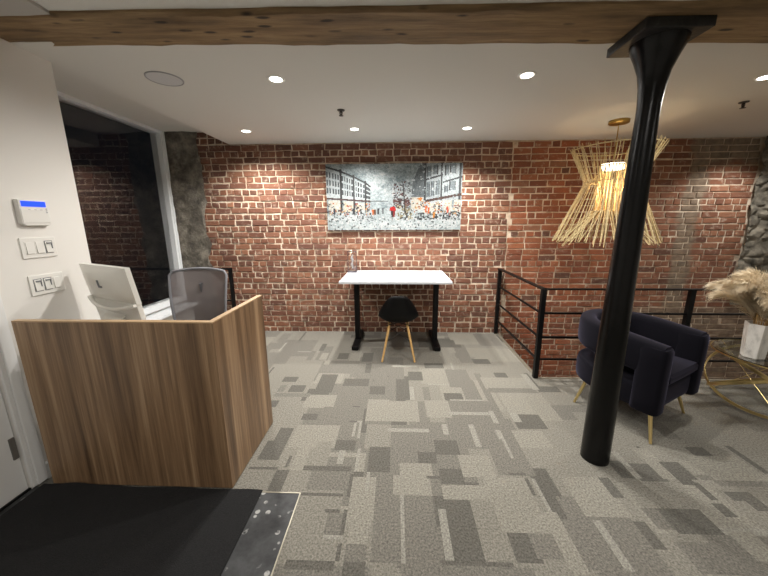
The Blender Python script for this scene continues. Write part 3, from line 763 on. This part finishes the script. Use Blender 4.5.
# shop fronts, glow and street
for (x0,x1,y0,y1) in ((.01,.10,.54,.73),(.125,.20,.56,.72),(.22,.285,.58,.70),(.63,.72,.50,.70),(.76,.84,.59,.74),(.87,.93,.55,.73),(.945,.995,.54,.73)):
    fill([(x0,y0),(x1,y0),(x1,y1),(x0,y1)], (228,222,208), .9)
fill([(0,.74),(.45,.66),(.55,.66),(1,.74),(1,1),(0,1)], (214,222,222), .55, 30)
def dabs(n, x0,x1,y0,y1, cols, w=(1,3), L=(.004,.02), vert=.5):
    for i in range(n):
        x, y = rp.uniform(x0,x1), rp.uniform(y0,y1); l_ = rp.uniform(*L); c = cols[rp.randint(len(cols))]
        if rp.rand() < vert: line(x,y,x,y+l_*2,rp.uniform(*w),c)
        else: line(x-l_/2,y,x+l_/2,y+rp.uniform(-.01,.01),rp.uniform(*w),c)
GR = [(62,66,70),(96,100,104),(140,146,148),(232,236,236),(214,220,222)]
WARM = [(198,134,92),(218,170,124),(170,92,78),(230,204,164),(88,64,62),(150,150,156)]
dabs(260,0,1,.80,.99,GR+[(240,242,242)]*3); dabs(120,0,.34,.68,.86,GR[:3]+[(200,204,206)]); dabs(120,.66,1,.70,.84,GR[:2]+[(40,42,46)])
dabs(110,.0,.32,.58,.76,WARM+GR[:2]); dabs(120,.63,1,.56,.76,WARM+GR[:2])
dabs(130,.33,.98,.0,.5,[(150,160,164),(216,224,226),(196,206,210)], vert=.4)
# winter tree
dabs(150,.50,.63,.26,.62,[(70,70,74),(110,104,108),(168,172,176),(120,76,74)], w=(1,2.4))
dabs(90,.50,.62,.52,.66,[(96,58,56),(70,50,52),(130,90,84)]); dabs(90,.53,.64,.62,.84,[(58,54,58),(84,78,80),(160,150,120),(210,200,170)])
line(.57,.3,.585,.75,2,(74,66,66))
# figures and the red umbrella
for x, y, c in ((.345,.71,(216,120,46)),(.36,.71,(120,80,54)),(.385,.7,(60,64,70)),(.20,.70,(50,54,62)),(.055,.70,(60,66,84)),(.80,.76,(224,150,50)),(.74,.67,(228,120,50)),(.76,.69,(214,108,44)),(.90,.68,(220,100,70)),(.42,.69,(110,114,118))):
    fill([(x-.008,y-.03),(x+.008,y-.03),(x+.006,y+.06),(x-.006,y+.06)], c, .95)
fill([(.725,.66),(.742,.62),(.76,.66)], (232,130,50), 1)
fill([(.672,.52),(.70,.50),(.715,.52),(.70,.56)], (224,140,60), .9)
fill([(.468,.70),(.474,.655),(.494,.635),(.514,.655),(.520,.70)], (206,34,38), 1, 8)
fill([(.478,.70),(.514,.70),(.508,.80),(.485,.80)], (150,34,36), .95); fill([(.480,.71),(.495,.71),(.495,.80),(.484,.80)], (54,40,46), .9); line(.49,.80,.49,.86,1.5,(90,60,60))
img = np.clip((img+(rp.rand(NY,NX,1)-.5)*46-128)*1.15+112, 6, 232)
t = thing('street_painting', 'wide grey street painting with a red umbrella hung on the brick wall', 'painting', (-.025,YB-.009,1.395), math.radians(0))
MB().box(-PWd/2,PWd/2,-.033,.0,0,PHt).build('canvas', M['canvas'], t)
pm_ = MB()
for j in range(NY):
    for i in range(NX):
        x0, x1 = -PWd/2+PWd*i/NX, -PWd/2+PWd*(i+1)/NX; z1, z0 = PHt*(1-j/NY), PHt*(1-(j+1)/NY)
        pm_.add([(x0,-.0337,z0),(x1,-.0337,z0),(x1,-.0337,z1),(x0,-.0337,z1)], [(0,1,2,3)], 0, tuple(v*.46 for v in lin(img[j,i])))
pm_.build('painted_surface', M['paint'], t)

# ---------------------------------------------------------------- stair railing
RX, RY = 1.365, 2.865
t = thing('stair_railing', 'black metal railing around the stair opening in front of the brick wall', 'railing', (RX,RY,0))
for (x, y) in ((0,1.235),(0,0),(1.32,0),(2.75,0)):
    MB().box(x-.021,x+.021,y-.021,y+.021,0.004,.885).build('post', M['black_metal'], t, bevel=.002)
for z in (.885,.655,.42,.195):
    h_ = .010
    wd = .022 if z > .8 else .008
    hh = .012 if z > .8 else .016
    o1 = 0 if z > .8 else .0215
    MB().box(-wd,wd,o1,1.256 if z > .8 else 1.2135,z-hh/2,z+hh/2+.001).build('rail', M['black_metal'], t)
    MB().box((wd+.0005) if z > .8 else .0215,XR-RX-.01,-wd,wd,z-hh/2,z+hh/2+.001).build('rail', M['black_metal'], t)

# ---------------------------------------------------------------- velvet armchair
t = thing('velvet_armchair', 'dark navy velvet barrel armchair on thin gold legs behind the black column', 'armchair', (1.90,2.38,0), math.atan2(.5,.866))
# local axes: x = side, -y = front (chair faces -y)
Rr = .285
def Upath(r, f0, n=26):
    cy = .055
    P = [(-r,-f0)]+[(-r, -f0+(cy+f0)*k/6) for k in range(1,6)]
    for k in range(n+1):
        a = PI-PI*k/n; P.append((r*math.cos(a), cy+r*1.02*math.sin(a)))
    P += [(r, cy-(cy+f0)*k/6) for k in range(1,6)]+[(r,-f0)]
    return P
up_ = Upath(Rr, .27)
path = [(x-.01, y, 0.602+.02*max(0,y)/.35-.035*max(0,-y)/.3) for x, y in up_]
b = MB().sweep(path, ellipse(.062,.118,20,4.2))
b.build('back_band', M['velvet'], t, smooth=True)
for s in (-1, 1):
    a = MB(); pr = ellipse(.066,.085,20,4.5)
    a.sweep([(s*Rr-.01,-.222,z) for z in (.20,.21,.3,.45,.58,.65,.67)], lambda i: [(u*(.9 if i in (0,6) else 1), w*(.9 if i in (0,6) else 1)) for u, w in pr], up=(0,1,0))
    a.build('arm_front', M['velvet'], t, smooth=True)
ou = Upath(.335, .275); b = MB()
n_ = len(ou)
lev = [(.94,.20),(.985,.215),(1,.25),(1,.34),(.98,.372),(.92,.388)]
vs = [(x*k, y*k, z) for k, z in lev for x, y in ou]
fs = [(j*n_+i, j*n_+(i+1)%n_, (j+1)*n_+(i+1)%n_, (j+1)*n_+i) for j in range(len(lev)-1) for i in range(n_)]+[tuple(range(n_-1,-1,-1)), tuple(range((len(lev)-1)*n_, len(lev)*n_))]
b.add(vs, [tuple(reversed(f_)) for f_ in fs]).build('seat_base', M['velvet'], t, smooth=True)
ou = Upath(.222, .30); lev = [(.95,.3885),(1,.415),(1,.45),(.97,.468),(.88,.476)]; n_ = len(ou)
vs = [(x*k, y*k, z) for k, z in lev for x, y in ou]
fs = [(j*n_+i, j*n_+(i+1)%n_, (j+1)*n_+(i+1)%n_, (j+1)*n_+i) for j in range(len(lev)-1) for i in range(n_)]+[tuple(range(n_-1,-1,-1)), tuple(range((len(lev)-1)*n_, len(lev)*n_))]
MB().add(vs, [tuple(reversed(f_)) for f_ in fs]).build('seat_cushion', M['velvet'], t, smooth=True)
ca_, sa_ = .866, .5
for wx, wy in ((1.512,2.448),(1.75,1.944),(2.291,2.315),(2.053,2.819)):
    ex, ey = wx-1.90, wy-2.38; fx_, fy = ex*ca_+ey*sa_, -ex*sa_+ey*ca_
    MB().tube((fx_,fy,0),(fx_*.80-.01,fy*.82,.205),.009,.014,12).build('leg', M['gold'], t, smooth=True)

# ---------------------------------------------------------------- pendant lamp
LX, LY = 2.185, 3.42
t = thing('woven_pendant_lamp', 'woven rattan pendant lamp hanging in front of the brick wall', 'pendant lamp', (LX,LY,ZC))
MB().lathe([(.088,0),(.088,-.024),(.080,-.030),(.01,-.032)], 32).build('canopy', M['brass_canopy'], t, smooth=True)
MB().tube((0,0,-.03),(0,0,-.385),.005,n=8).build('cord', M['brass_canopy'], t)
rl = random.Random(2)
def rods(r0,z0,r1,z1,n,rad,tw=.0,jr=.02,jz=.012):
    b = MB()
    for k in range(n):
        a = 2*PI*k/n+rl.uniform(-.02,.02); a2 = a+tw*rl.choice((-1,1))+rl.uniform(-.05,.05)
        q0 = r0+rl.uniform(-jr,jr)*.3; q1 = r1+rl.uniform(-jr,jr)
        b.tube((q0*math.cos(a),q0*math.sin(a),z0),(q1*math.cos(a2),q1*math.sin(a2),z1+rl.uniform(-jz,jz)),rad,n=5)
    return b
zr = lambda z: z-ZC
def hoop(r, z, rad=.006): return [(r*math.cos(2*PI*k/48), r*math.sin(2*PI*k/48), z) for k in range(48)], ellipse(rad,rad,6)
rods(.228,zr(1.885),.378,zr(2.225),64,.0038,.03).build('upper_shade', M['rattan'], t)
rods(.228,zr(1.885),.470,zr(1.29),64,.0038,.05).build('lower_shade', M['rattan'], t)
rods(.115,zr(2.04),.112,zr(1.60),48,.0038,.04,.008).build('inner_sleeve', M['rattan'], t)
rods(.112,zr(1.60),.425,zr(1.27),58,.0038,.05,.05,.03).build('inner_skirt', M['rattan'], t)
b = MB()
for r_, z_ in ((.228,1.885),(.112,1.60),(.115,2.04),(.372,2.20)):
    p_, e_ = hoop(r_, zr(z_), .005); b.sweep(p_, e_, closed=True)
for k in range(3):
    a = 2*PI*k/3; b.tube((0,0,zr(2.075)),(.228*math.cos(a),.228*math.sin(a),zr(1.885)),.004,n=6)
b.build('hoop', M['rattan'], t)
MB().lathe([(.0005,zr(2.065)),(.098,zr(2.055)),(.102,zr(2.035)),(.095,zr(2.0)),(.0005,zr(1.995))], 32, cap=False).build('diffuser', M['bulb'], t, smooth=True)['label'] = 'bright round diffuser'
ld = bpy.data.lights.new('pendant_glow', 'POINT'); ld.energy = 10; ld.color = (1,.66,.36); ld.shadow_soft_size = .05
o = bpy.data.objects.new('pendant_glow', ld); COL.objects.link(o); o.location = (LX,LY,1.80)

# ---------------------------------------------------------------- gold side table with vase
TX, TY, TZ = 3.05, 2.45, .435
t = thing('gold_side_table', 'round gold ring table with glass top beside the armchair', 'table', (TX,TY,0))
RT_ = .37
def circ(r, tiltdir, ang, cz, n=64):
    P = []
    for k in range(n):
        a = 2*PI*k/n; p = Vector((r*math.cos(a), r*math.sin(a), 0))
        p.rotate(Matrix.Rotation(ang, 3, Vector((-math.sin(tiltdir), math.cos(tiltdir), 0)))); P.append((p.x, p.y, p.z+cz))
    return P
MB().sweep(circ(RT_,0,0,TZ-.008), ellipse(.005,.006,8), closed=True).build('top_ring', M['gold'], t, smooth=True)
MB().lathe([(.0005,TZ-.004),(RT_-.008,TZ-.004),(RT_-.007,TZ+.003),(.0005,TZ+.003)], 48, cap=False).build('glass_top', M['table_glass'], t)
for q, (dirn, ang) in enumerate(((math.radians(100),math.radians(31)),(math.radians(220),math.radians(31)),(math.radians(340),math.radians(31)))):
    r_ = .375
    MB().sweep(circ(r_, dirn, ang, .225), [(-.004,-.011),(.004,-.011),(.004,.011),(-.004,.011)], closed=True).build('ring', M['gold'], t)
b = MB()
for k in range(4):
    a = 2*PI*k/4+.2; a2 = a+2.3
    b.tube((.36*math.cos(a),.36*math.sin(a),TZ-.012),(.30*math.cos(a2),.30*math.sin(a2),.06),.0025,n=6)
b.build('brace_rod', M['gold'], t)
VX, VY = 2.83, 2.425
t = thing('hexagonal_vase', 'white marble hexagonal vase on the gold side table', 'vase', (VX,VY,TZ+.003))
b = MB().lathe([(.066,0),(.068,.004),(.083,.272),(.085,.276),(.074,.276),(.060,.03)], 6); 
o = b.build('body', M['marble'], t, bevel=.002)
t = thing('pampas_grass', 'fluffy cream pampas grass bunch standing in the white marble vase', 'dried plant', (VX,VY,TZ+.04))
rg = random.Random(21)
pl_dirs = []
for k in range(30):
    a = 2*PI*k/30+rg.uniform(-.12,.12)
    pl_dirs.append((a, rg.uniform(.10,.34), rg.uniform(.44,.64)))
for (a, reach, ht) in pl_dirs:
    ca, sa = math.cos(a), math.sin(a); pts = []
    for k in range(15):
        u_ = k/14
        r_ = .02+(.05*u_ if u_ < .35 else .0175+(reach-.04)*((u_-.35)/.65)**1.25)
        z_ = ht*(1-(1-u_)**1.7) - .14*max(0,u_-.55)**2*reach*6
        pts.append(Vector((r_*ca, r_*sa, z_)))
    MB().sweep(pts[:13], ellipse(.0025,.0025,5), up=(.1,.2,1)).build('stem', M['stem'], t)
    b = MB()
    for s_ in range(560):
        u_ = .38+.62*rg.random()**.9; kk = min(13, int(u_*14)); fr_ = u_*14-kk
        p0 = pts[kk].lerp(pts[kk+1], fr_); d = (pts[kk+1]-pts[kk]).normalized()
        side = Vector((rg.gauss(0,1), rg.gauss(0,1), rg.gauss(0,1))); side = (side-d*side.dot(d)).normalized()
        L = rg.uniform(.06,.15)*(1-.45*max(0,u_-.7)/.3)
        p1 = p0+d*L*.45+side*L*.38; p2 = p0+d*L*.85+side*L*.55+Vector((0,0,-L*.22))
        wv_ = side.cross(d)*.0017
        b.add([p0-wv_,p0+wv_,p1+wv_,p1-wv_,p2], [(0,1,2,3),(3,2,4)])
    b.build('plume', M['pampas'], t)

# ---------------------------------------------------------------- entry mat
mt = MB(); nxm, nym = 60, 40
x0, x1, y0, y1 = -2.05, -.752, .22, 1.484
vs = []
for j in range(nym+1):
    for i in range(nxm+1):
        x = x0+(x1-x0)*i/nxm; y = y0+(y1-y0)*j/nym
        w = .012*max(0, mn.noise(Vector((x*3.1,y*2.2,1))))*math.exp(-((x+1.75)/.35)**2)
        w += .022*math.exp(-((x+1.85)/.10)**2-((y-1.44)/.10)**2)
        yy = y-(.012*abs(mn.noise(Vector((x*2.4,3,0)))) if j == nym else 0)
        vs.append((x, yy, .011+w))
W = nxm+1
fs = [(j*W+i, j*W+i+1, (j+1)*W+i+1, (j+1)*W+i) for j in range(nym) for i in range(nxm)]
rim = [i for i in range(W)]+[j*W+nxm for j in range(1,nym+1)]+[nym*W+i for i in range(nxm-1,-1,-1)]+[j*W for j in range(nym-1,0,-1)]
o_ = len(vs); vs += [(vs[i][0],vs[i][1],.0035) for i in rim]; n_ = len(rim)
fs += [(rim[(i+1)%n_], rim[i], o_+i, o_+(i+1)%n_) for i in range(n_)]
o = mt.add(vs, fs).build('entry_mat', M['mat_black'], smooth=True)
tag(o, 'black entry mat lying on the dark stone slab by the white door', 'mat')

# ---------------------------------------------------------------- world and view
w = bpy.data.worlds.new('night'); S.world = w; w.use_nodes = True
w.node_tree.nodes['Background'].inputs[0].default_value = (.004,.005,.007,1); w.node_tree.nodes['Background'].inputs[1].default_value = .5
S.view_settings.view_transform = 'Standard'; S.view_settings.look = 'None'; S.view_settings.gamma = 1; S.view_settings.use_curve_mapping = False
S.view_settings.exposure = 0.0
